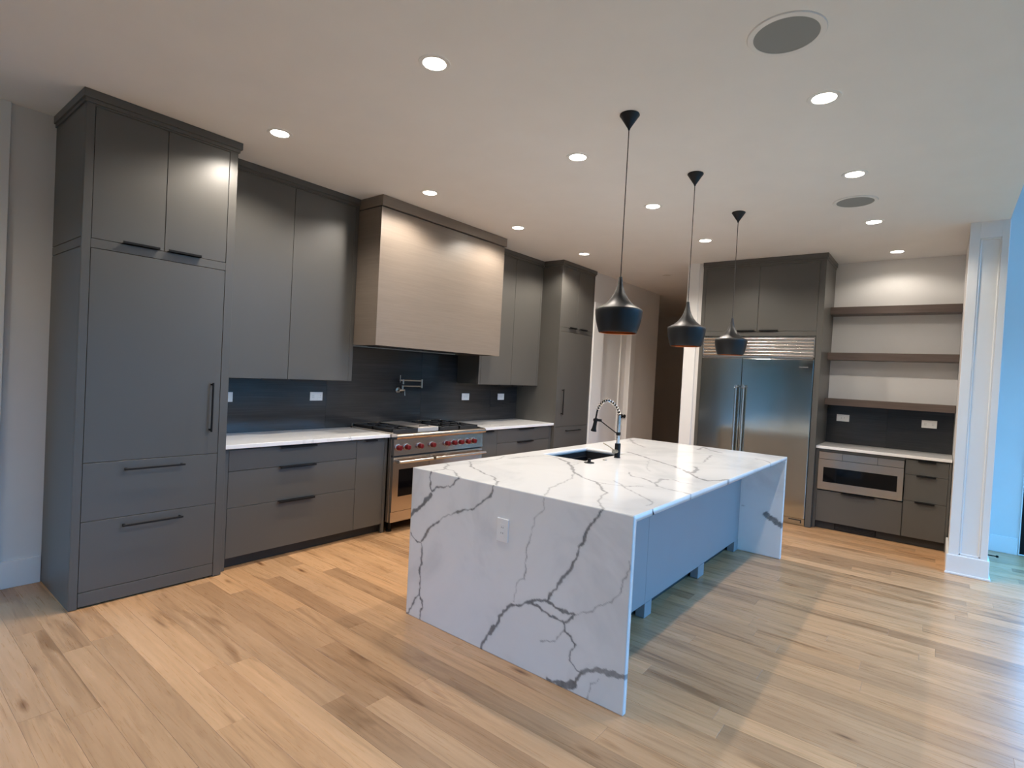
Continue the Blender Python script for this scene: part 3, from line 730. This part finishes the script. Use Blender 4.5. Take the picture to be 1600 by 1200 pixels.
TOP_VEINS = [(0.005, 0.8, [(1378, -2197), (1498, -2184), (1500, -2251), (1370, -2432)]), (0.0084, 0.6, [(1498, -2184), (1616, -2093), (1663, -2016)]), (0.0058, 0.9, [(1382, -2696), (1464, -2641), (1549, -2533), (1574, -2460), (1644, -2319), (1717, -2197), (1832, -2090)]), (0.0046, 0.6, [(1832, -2090), (1952, -2130), (2121, -2119), (2229, -2060)]), (0.0038, 0.6, [(1378, -3021), (1568, -2930), (1759, -2888), (1904, -2851), (2060, -2776)]), (0.0062, 0.7, [(2172, -2152), (2388, -2178), (2513, -2222), (2521, -2334)]), (0.0101, 0.9, [(2521, -2334), (2425, -2482), (2306, -2597), (2084, -2761)]), (0.0068, 0.9, [(2084, -2761), (1979, -2906), (1927, -3014), (1806, -3113), (1712, -3190)]), (0.005, 0.7, [(1712, -3190), (1544, -3241), (1380, -3354)]), (0.0047, 0.5, [(2306, -2597), (2488, -2564)]), (0.0048, 0.7, [(1927, -3014), (1943, -3110), (1980, -3193), (2062, -3244)]), (0.0095, 0.9, [(3341, -2513), (3253, -2648), (3145, -2791), (3033, -2948), (2950, -3075), (2848, -3177), (2746, -3266), (2613, -3370), (2582, -3442), (2689, -3498), (2755, -3523)]), (0.015, 0.8, [(2821, -3213), (2777, -3263), (2944, -3244), (3073, -3189)]), (0.0063, 0.8, [(2414, -2978), (2304, -3049), (2299, -3117), (2238, -3209), (2208, -3253), (2132, -3301), (2102, -3379), (2086, -3463), (2068, -3524)]), (0.0132, 0.6, [(2208, -3253), (2382, -3225), (2389, -3253)]), (0.0056, 0.6, [(2423, -3278), (2371, -3353), (2391, -3412)]), (0.0039, 0.7, [(2063, -3057), (1946, -3180), (1864, -3272), (1777, -3383), (1711, -3462), (1621, -3468)]), (0.0035, 0.5, [(1974, -3181), (2057, -3223), (2048, -3258)]), (0.0113, 0.7, [(4136, -2829), (4375, -2791), (4208, -2916), (4099, -3059)]), (0.0074, 0.6, [(3874, -3037), (3568, -3100), (3370, -3139)]), (0.0066, 0.7, [(4016, -3354), (3979, -3439), (3821, -3540)]), (0.0114, 0.6, [(4305, -2054), (3997, -2245), (3792, -2452)]), (0.0119, 0.5, [(4065, -2134), (4190, -2151)]), (0.0031, 0.4, [(3114, -2805), (2711, -2969), (2583, -3045)])]
END_VEINS = [(0.0554, 1, [(-3367, 384), (-3419, 357), (-3470, 335), (-3521, 308)]), (0.0124, 0.5, [(-3177, 430), (-3194, 422)])]
def vein_field(P, veins, seed):
    """P: (n,2) metres; returns 0..1 vein weight with ragged edges"""
    rs = np.random.RandomState(seed)
    def fnoise(P, f, amp):
        out = np.zeros(len(P))
        for k in range(5):
            d = rs.randn(2); d /= np.linalg.norm(d); out += np.sin(P@d*f*(1+.6*k)+rs.rand()*6.28)/(1+.5*k)
        return out*amp
    Q = P + np.c_[fnoise(P, 45, .0035), fnoise(P, 45, .0035)] + np.c_[fnoise(P, 150, .0013), fnoise(P, 150, .0013)]
    wmod = 1 + fnoise(P, 28, .18) + fnoise(P, 90, .12)
    out = np.zeros(len(P))
    for w, inten, pl in veins:
        if veins is TOP_VEINS: w, inten = w*1.9, inten*.72
        pts = np.array(pl, float)/1000
        lo, hi = pts.min(0)-.06, pts.max(0)+.06
        sel = np.where((P[:,0]>lo[0])&(P[:,0]<hi[0])&(P[:,1]>lo[1])&(P[:,1]<hi[1]))[0]
        if not len(sel): continue
        d = np.full(len(sel), 9.)
        for a, b in zip(pts, pts[1:]):
            ab = b-a; tt = np.clip(((Q[sel]-a)@ab)/max(ab@ab,1e-9), 0, 1)
            d = np.minimum(d, np.linalg.norm(Q[sel]-a-tt[:,None]*ab, axis=1))
        hw = max(w, .0045)/2*np.clip(wmod[sel], .35, 1.8)
        f = np.clip((hw+.0022-d)/.0036, 0, 1)
        halo = np.clip(1-d/(hw*2.6+.012), 0, 1)**2*.16
        out[sel] = np.maximum(out[sel], np.maximum(f, halo)*inten)
    return out
def slab(name, us, vs_, fpos, fin, hole, veins, parent, seed):
    """closed slab: fine outer grid (fpos) and matching inner grid (fin)"""
    U, V = np.meshgrid(us, vs_, indexing='ij'); nu, nv = U.shape
    uv = np.c_[U.ravel(), V.ravel()]; n = len(uv)
    val = vein_field(uv, veins, seed)
    co = np.r_[fpos(uv), fin(uv)] - np.array(org(parent))
    idx = np.arange(n).reshape(nu, nv)
    cu, cv = (us[:-1]+us[1:])/2, (vs_[:-1]+vs_[1:])/2
    keep = np.ones((nu-1, nv-1), bool)
    if hole: keep = ~(((cu>hole[0])&(cu<hole[1]))[:,None] & ((cv>hole[2])&(cv<hole[3]))[None,:])
    q = np.stack([idx[:-1,:-1], idx[1:,:-1], idx[1:,1:], idx[:-1,1:]], -1)
    top = q[keep]; faces = [top, top[:,::-1]+n]
    # side walls along every boundary edge between kept and not kept cells
    K = np.zeros((nu+1, nv+1), bool); K[1:-1,1:-1] = keep
    side = []
    for i in range(nu):
        for j in np.where(K[i,1:-1] != K[i+1,1:-1])[0]:
            a, b = idx[i,j], idx[i,j+1]; side.append((a,b,b+n,a+n) if K[i+1,j+1] else (b,a,a+n,b+n))
    for j in range(nv):
        for i in np.where(K[1:-1,j] != K[1:-1,j+1])[0]:
            a, b = idx[i,j], idx[i+1,j]; side.append((b,a,a+n,b+n) if K[i+1,j+1] else (a,b,b+n,a+n))
    faces.append(np.array(side)); F = np.concatenate(faces)
    me = bpy.data.meshes.new(name)
    me.vertices.add(2*n); me.vertices.foreach_set('co', co.astype(np.float32).ravel())
    me.loops.add(F.size); me.loops.foreach_set('vertex_index', F.astype(np.int32).ravel())
    me.polygons.add(len(F)); me.polygons.foreach_set('loop_start', np.arange(0, F.size, 4, dtype=np.int32))
    me.update(calc_edges=True)
    at = me.attributes.new('vein', 'FLOAT', 'POINT'); at.data.foreach_set('value', np.r_[val, val].astype(np.float32))
    me.materials.append(M['quartz']); me.validate()
    return link(bpy.data.objects.new(name, me), parent)
def lines(a, b, step, extra=()):
    L = list(np.linspace(a, b, int(round((b-a)/step))+1))
    for e in extra:
        k = int(np.argmin([abs(x-e) for x in L])); L[k] = e
    return np.array(L)
SX0, SX1, SY0, SY1 = 2.575, 3.240, -2.545, -2.165
def island():
    t = thing('kitchen_island', 'large kitchen island with a white veined quartz waterfall top and grey base', 'island', ((XI0+XI1)/2, (YI0+YI1)/2, 0))
    us, vs_ = lines(XI0, XI1, .0066, (SX0, SX1)), lines(YI0, YI1, .0066, (SY0, SY1))
    def top(uv): return np.c_[uv, np.full(len(uv), HT)]
    def bot(uv):
        u = XI0+TH + (uv[:,0]-XI0)*(XI1-XI0-2*TH)/(XI1-XI0)
        m_ = (uv[:,0] > XI0+.2) & (uv[:,0] < XI1-.2); u[m_] = uv[m_,0]
        return np.c_[u, uv[:,1], np.full(len(uv), HT-TH)]
    slab('countertop', us, vs_, top, bot, (SX0, SX1, SY0, SY1), TOP_VEINS, t, 3)
    for nm, xo, xi, veins, st in (('f', XI0, XI0+TH, FRONT_VEINS, .0052), ('b', XI1, XI1-TH, END_VEINS, .010)):
        ys, zs = lines(YI0, YI1, st), lines(.001, HT, st)
        def po(uv, xo=xo): return np.c_[np.full(len(uv), xo), uv]
        def pi(uv, xi=xi): return np.c_[np.full(len(uv), xi), uv[:,0], uv[:,1]*(HT-TH)/HT+.0001]
        o = slab('waterfall_panel', ys, zs, po, pi, None, veins, t, 5)
        if nm == 'f':
            o.data.flip_normals()
    # base cabinet under the slab
    a, b = XI0+TH+.001, XI1-TH-.001; yb = -3.152; zt = HT-TH-.001
    boxes('cabinet_body', [((a, yb+.02, .10), (b, YI1-.03, .66)), ((a, yb+.02, .66), (SX0-.05, YI1-.03, zt)), ((SX1+.05, yb+.02, .66), (b, YI1-.03, zt)), ((SX0-.05, yb+.02, .66), (SX1+.05, SY0-.12, zt))], 'base_grey', t)
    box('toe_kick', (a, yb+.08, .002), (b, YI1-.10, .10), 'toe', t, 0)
    xs = [a, 2.389, b]
    for p, q in zip(xs, xs[1:]): box('back_panel', (p+.001, yb, .098), (q-.001, yb+.0195, zt), 'base_grey', t, .0015)
    for p, q in ((2.389,2.494),(3.361,3.492),(4.29,b)): box('foot', (p, yb-.0015, .002), (q, yb+.06, .0975), 'base_grey', t, .0015)
    box('foot', (a, yb-.0015, .002), (1.50, yb+.06, .0975), 'base_grey', t, .0015)
island()

# ------------------------------------------------------------------ sink, faucet, things on the island
def sink():
    t = thing('sink', 'black undermount sink basin set into the white island top', 'sink', ((SX0+SX1)/2, (SY0+SY1)/2, .70))
    zt = HT-TH-.0015; w = .012
    boxes('basin', [((SX0-.025, SY0-.025, .70), (SX1+.025, SY1+.025, .712)), ((SX0-.025, SY0-.025, .712), (SX0-.004, SY1+.025, zt)), ((SX1+.004, SY0-.025, .712), (SX1+.025, SY1+.025, zt)), ((SX0-.004, SY0-.025, .712), (SX1+.004, SY0-.004, zt)), ((SX0-.004, SY1+.004, .712), (SX1+.004, SY1+.025, zt))], 'sink', t)
    # ledge for accessories
    boxes('ledge', [((SX0-.004, SY1-.008, .835), (SX1+.004, SY1+.004, .842)), ((SX0-.004, SY0-.004, .835), (SX1+.004, SY0+.008, .842))], 'sink', t)
    lathe('drain', [(0,.7135),(.035,.7135),(.045,.7165),(.055,.7125)], ((SX0+SX1)/2, (SY0+SY1)/2, 0), 'chrome', t, 24)
sink()
def faucet():
    fx, fy = 2.95, -2.612
    t = thing('faucet', 'spring-neck kitchen faucet with black base and black spray head, behind the sink', 'faucet', (fx, fy, HT))
    lathe('base', [(0,HT),(.026,HT),(.026,HT+.003),(.0225,HT+.006),(.0225,1.022),(.020,1.026),(0,1.026)], (fx,fy,0), 'black', t, 24)
    tube('riser', [(fx,fy,1.025),(fx,fy,1.245)], .0125, 'chrome', t, 18)
    lathe('collar', [(.013,1.088),(.0175,1.09),(.0175,1.112),(.013,1.114)], (fx,fy,0), 'black', t, 20)
    # neck arc
    P = [(0,1.245),(.002,1.28),(.034,1.322),(.068,1.346),(.104,1.356),(.142,1.342),(.170,1.310),(.188,1.268),(.196,1.222),(.200,1.195)]
    P = [Vector((fx, fy+.008*min(1,i)+a, z)) for i, (a, z) in enumerate(P)]
    P[0] = Vector((fx, fy, 1.245))
    def cr(ps, n=8):
        out = []
        for i in range(len(ps)-1):
            p0, p1, p2, p3 = ps[max(i-1,0)], ps[i], ps[i+1], ps[min(i+2,len(ps)-1)]
            for k in range(n):
                s = k/n; out.append(.5*((2*p1)+(p2-p0)*s+(2*p0-5*p1+4*p2-p3)*s*s+(3*p1-p0-3*p2+p3)*s**3))
        return out+[ps[-1]]
    C_ = cr(P)
    tube('hose', C_, .0072, 'black', t, 10)
    # spring coils
    L = [0]
    for a, b in zip(C_, C_[1:]): L.append(L[-1]+(b-a).length)
    tot = L[-1]*.80; turns = 14; H = []
    up = Vector((1,0,0))
    for k in range(turns*12+1):
        s = tot*k/(turns*12)
        j = max(i for i in range(len(L)) if L[i] <= s+1e-9); j = min(j, len(C_)-2)
        d = (C_[j+1]-C_[j]); c = C_[j]+d*((s-L[j])/max(d.length,1e-9)); d.normalize(); w = d.cross(up).normalized()
        an = 2*math.pi*k/12; H.append(c+(up*math.cos(an)+w*math.sin(an))*.0125)
    bm = bmesh.new(); bm_tube(bm, H, .0032, 6); autosmooth(from_bm('spring', bm, 'chrome', t))
    hx, h0, h1 = fx, Vector((fx, fy+.204, 1.205)), Vector((fx, fy+.222, 1.098))
    d = (h1-h0)
    tube('spray_head', [h0, h0+d*.15, h0+d*.6, h0+d*.8, h0+d*.97, h1], [.011,.0145,.0155,.018,.024,.023], 'black', t, 18)
    # docking arm
    arm = tube('support_arm', [(fx,fy+.014,1.102), (fx,fy+.165,1.188)], .0045, 'black', t, 10)
    lathe('dock_ring', [(.015,-.010),(.021,-.010),(.021,.010),(.015,.010)], (fx, fy+.206, 1.190), 'black', arm, 20)
    bm = bmesh.new(); bm_box(bm, (fx-.009, fy+.155, 1.180), (fx+.009, fy+.188, 1.200), .003); from_bm('dock_block', bm, 'black', arm)
    # side lever
    hd = tube('handle_hub', [(fx-.018,fy,.966),(fx-.062,fy,.966)], .017, 'brass', t, 18)
    tube('lever', [(fx-.048,fy,.972),(fx-.11,fy+.012,1.005),(fx-.205,fy+.014,1.040)], [.0055,.0045,.004], 'brass', hd, 8)
faucet()
def stopper():
    o = lathe('sink_stopper', [(0,HT+.0325),(.011,HT+.0325),(.0125,HT+.029),(.0115,HT+.012),(.018,HT+.009),(.036,HT+.005),(.0365,HT+.0005),(0,HT+.0005)], (2.523,-2.612,0), 'black', None, 28)
    tag(o, 'black flanged sink stopper with a knob, lying on the white island top', 'sink stopper')
    o = lathe('button_cap', [(0,HT+.006),(.013,HT+.006),(.0155,HT+.004),(.0165,HT+.0005),(0,HT+.0005)], (2.742,-2.618,0), 'brass', None, 24)
    tag(o, 'tiny brass-coloured button cap on the island top by the faucet', 'button')
stopper()

# ------------------------------------------------------------------ pendants
def pendant(x, y, label):
    t = thing('pendant_lamp', label, 'pendant lamp', (x, y, ZC), 'pendant lamps over the island')
    lathe('canopy', [(0,ZC-.0008),(.055,ZC-.0008),(.056,ZC-.006),(.050,ZC-.014),(.008,ZC-.078),(.005,ZC-.088),(0,ZC-.088)], (x,y,0), 'shade', t, 36)
    tube('cord', [(x,y,ZC-.086),(x,y,2.10)], .0028, 'cord', t, 8)
    out = [(.0,2.108),(.009,2.108),(.0105,2.100),(.014,2.075),(.020,2.048),(.030,2.020),(.045,1.992),(.066,1.965),(.092,1.944),(.118,1.930),(.1305,1.924),(.1325,1.920),(.1330,1.910),(.1315,1.890),(.1270,1.860),(.1200,1.830),(.1100,1.800),(.1060,1.7900)]
    inn = [(.1030,1.7905),(.1075,1.801),(.1175,1.831),(.1245,1.861),(.1290,1.890),(.1300,1.912),(.115,1.926),(.088,1.940),(.060,1.963),(.036,1.995),(.02,2.02),(0,2.03)]
    s = lathe('shade', out+[(.1045,1.7888)], (x,y,0), 'shade', t, 56, 'z', 30)
    lathe('inner_reflector', [(.1045,1.7888)]+inn, (x,y,0), 'copper', s, 56, 'z', 40)
    lathe('bulb', [(0,1.862),(.018,1.866),(.029,1.884),(.030,1.902),(.018,1.930),(.013,1.95),(.013,2.0),(0,2.0)], (x,y,0), 'lens_off', t, 20)
pendant(1.905, -3.105, 'black spun-metal pendant lamp over the island end with the outlet plate')
pendant(2.948, -3.105, 'black spun-metal pendant lamp in the middle of the three over the island')
pendant(3.995, -3.105, 'black spun-metal pendant lamp over the island end facing the steel fridge')

# ------------------------------------------------------------------ recessed lights and ceiling speakers
def downlight(x, y, label, group, on=True, power=1.0):
    t = thing('ceiling_downlight', label, 'ceiling light', (x, y, ZC), group)
    z = ZC-.0006
    lathe('trim_ring', [(.056,z),(.057,z-.003),(.060,z-.0045),(.078,z-.003),(.080,z)], (x,y,0), 'trim', t, 40)
    lathe('lens', [(0,z-.0015),(.0568,z-.0015),(.0568,z)], (x,y,0), 'lens' if on else 'lens_off', t, 32)
    if on:
        L = bpy.data.lights.new('downlight_beam', 'SPOT'); L.energy = LAMP_W*power; L.color = LAMP_COL
        L.spot_size = math.radians(152); L.spot_blend = .42; L.shadow_soft_size = .045
        o = bpy.data.objects.new('downlight_beam', L); COL.objects.link(o); o.parent = t; o.location = (0,0,-.012)
LAMP_LABELS = {(.93,-1.07): 'glowing recessed downlight in front of the tall pantry cabinet',
 (2.265,-1.07): 'glowing recessed downlight in front of the range hood edge toward the pantry cabinet',
 (3.49,-1.07): 'glowing recessed downlight in front of the range hood edge away from the pantry cabinet',
 (4.80,-1.07): 'glowing recessed downlight in front of the tall corner cabinet',
 (.93,-2.54): 'glowing recessed downlight of the middle row, out past the outlet end of the island',
 (2.265,-2.54): 'glowing recessed downlight of the middle row, over the island before the sink',
 (3.49,-2.54): 'glowing recessed downlight of the middle row, over the island just past the sink',
 (4.80,-2.54): 'glowing recessed downlight of the middle row, between the island and the steel fridge',
 (2.265,-4.018): 'glowing recessed downlight beside the ceiling speaker at the outlet end of the island',
 (3.49,-4.018): 'glowing recessed downlight between the two ceiling speakers, beside the one near the fridge',
 (4.80,-4.018): 'glowing recessed downlight between a ceiling speaker and the shelf niche light'}
for x in (.93, 2.265, 3.49, 4.80):
    for y in (-1.07, -2.54, -4.018):
        if x < 1 and y < -4: continue
        downlight(x, y, LAMP_LABELS[(x, y)], 'downlights in rows on the kitchen ceiling', True, {-1.07: 1.15, -2.54: .74, -4.018: .66}[y]*(1.22 if x > 4.5 else 1.0))
downlight(6.10, -4.115, 'glowing recessed downlight right above the open shelves in the niche', 'downlights in rows on the kitchen ceiling', True, .24)
for x, y in ((-1.75, -1.07), (-3.1, -1.07), (-2.9, -3.4), (-5.2, -3.4)):  # unseen lamps behind the camera, added as warm fill light
    if True:
        downlight(x, y, 'recessed downlight out of view, added over the living area for fill light', 'added fill downlights over the living area', True, .62 if y > -2 else .32)
downlight(6.435, -1.441, 'small round recessed downlight switched off, in the hall ceiling', None, False)
def speaker(x, y, label):
    t = thing('ceiling_speaker', label, 'speaker', (x, y, ZC), 'round ceiling speakers')
    z = ZC-.0006
    lathe('bezel', [(.1285,z),(.1285,z-.006),(.134,z-.0075),(.152,z-.005),(.155,z)], (x,y,0), 'trim', t, 56)
    lathe('grille', [(0,z-.0045),(.1284,z-.0045),(.1284,z)], (x,y,0), 'grille', t, 56)
speaker(1.612, -3.975, 'large round grey-grilled ceiling speaker above the floor beside the island, nearest the outlet end')
speaker(4.128, -3.952, 'round grey-grilled ceiling speaker nearest the fridge and the shelf niche')

# ------------------------------------------------------------------ outlets
def outlet(label, c, axis, w, h, gang=1, vertical=False, group=None):
    """axis = outward normal axis ('-y' or '-x'); c = centre on the wall surface"""
    t = thing('wall_outlet', label, 'outlet', c, group)
    F = Face('y', c[1]) if axis == '-y' else Face('x', c[0])
    u = c[0] if axis == '-y' else c[1]; v = c[2]
    F.box('cover_plate', u-w/2, u+w/2, v-h/2, v+h/2, .0003, .0075, 'plate', t, .0016)
    n = gang
    cs = [(u-w/4, v), (u+w/4, v)] if gang == 2 else [(u, v)]
    for cu, cv in cs:
        hw, hh = (.0165,.033) if vertical else ((.033,.0165) if gang == 1 else (.0225,.021))
        r = F.box('receptacle', cu-hw, cu+hw, cv-hh, cv+hh, .007, .0088, 'plate', t, .0008)
        offs = ((0,.015),(0,-.015)) if vertical else (((.015,0),(-.015,0)) if gang == 1 else ((0,.008),(0,-.008)))
        bm = bmesh.new()
        for ou, ov in offs:
            for s in (-1, 1):
                a, b = cu+ou, cv+ov
                if vertical or gang == 2: lo, hi = (a+s*.006-.0011, b-.0038), (a+s*.006+.0011, b+.0038)
                else: lo, hi = (a-.0038, b+s*.006-.0011), (a+.0038, b+s*.006+.0011)
                bm_box(bm, F.pt(lo[0], lo[1], .0083), F.pt(hi[0], hi[1], .0091))
        from_bm('slots', bm, 'slot', r)['kind'] = 'stuff'
gp = 'white outlets on the backsplash'
YT = -.012
outlet('white horizontal outlet half hidden behind the edge of the tall pantry cabinet', (1.114, YT, 1.213), '-y', .128, .08, 1, False, gp)
outlet('white double outlet on the dark tile left of the range, under the wall cabinet', (1.938, YT, 1.219), '-y', .128, .08, 2, False, gp)
outlet('white outlet on the dark tile just right of the range, below the hood edge', (3.955, YT, 1.214), '-y', .128, .082, 1, False, gp)
outlet('white outlet on the dark tile closest to the tall corner cabinet', (4.632, YT, 1.214), '-y', .128, .082, 1, False, gp)
outlet('white outlet under the lowest shelf on the fridge side of the niche', (XW-.012, -3.672, 1.213), '-x', .127, .08, 1, False, gp)
outlet('white double outlet under the lowest shelf near the white wall end', (XW-.012, -4.474, 1.217), '-x', .132, .082, 2, False, gp)
outlet('white upright outlet plate on the grey-veined waterfall end of the island', (XI0, -2.771, .6865), '-x', .078, .124, 1, True)

# ------------------------------------------------------------------ pot filler
def pot_filler():
    t = thing('pot_filler', 'folded nickel pot filler faucet on the dark tile above the range', 'pot filler', (2.90, YT, 1.278))
    x, z = 2.905, 1.285
    lathe('escutcheon', [(.032,-.0002),(.032,-.006),(.026,-.010),(.014,-.012),(.014,-.045)], (x, YT, z), 'brass', t, 28, 'y')
    y = YT-.052
    b = tube('valve_body', [(x-.03, y, z), (x+.045, y, z)], .013, 'brass', t, 16)
    tube('lever', [(x+.046, y, z+.012), (x+.052, y-.004, z-.055)], .0042, 'brass', b, 8)
    tube('post', [(x+.018, y, z), (x+.018, y, z+.052)], .0105, 'brass', t, 14)
    tube('lower_arm', [(x+.018, y, z+.046), (x+.285, y, z+.046)], .0075, 'brass', t, 12)
    tube('elbow', [(x+.287, y, z+.030), (x+.287, y, z+.124)], .0105, 'brass', t, 14)
    tube('upper_arm', [(x+.285, y-.004, z+.108), (x-.012, y-.012, z+.108)], .0075, 'brass', t, 12)
    tube('joint', [(x+.014, y-.012, z+.068), (x+.014, y-.012, z+.118)], .0095, 'brass', t, 14)
    tube('spout_lever', [(x-.028, y-.012, z+.085), (x-.028, y-.012, z+.162)], .0042, 'brass', t, 8)
    tube('spout', [(x-.012, y-.012, z+.108), (x-.034, y-.012, z+.108)], .010, 'brass', t, 12)
pot_filler()

# door stop on the base trim by the white wall end
o = lathe('door_stop', [(0,-.112),(.010,-.112),(.011,-.104),(.010,-.094),(.005,-.092),(.005,-.008),(.013,-.006),(.013,0)], (6.04, YC0-.0185, .035), 'black', None, 16, 'y')
tag(o, 'small black door stop sticking out of the base trim behind the white wall end', 'door stop')
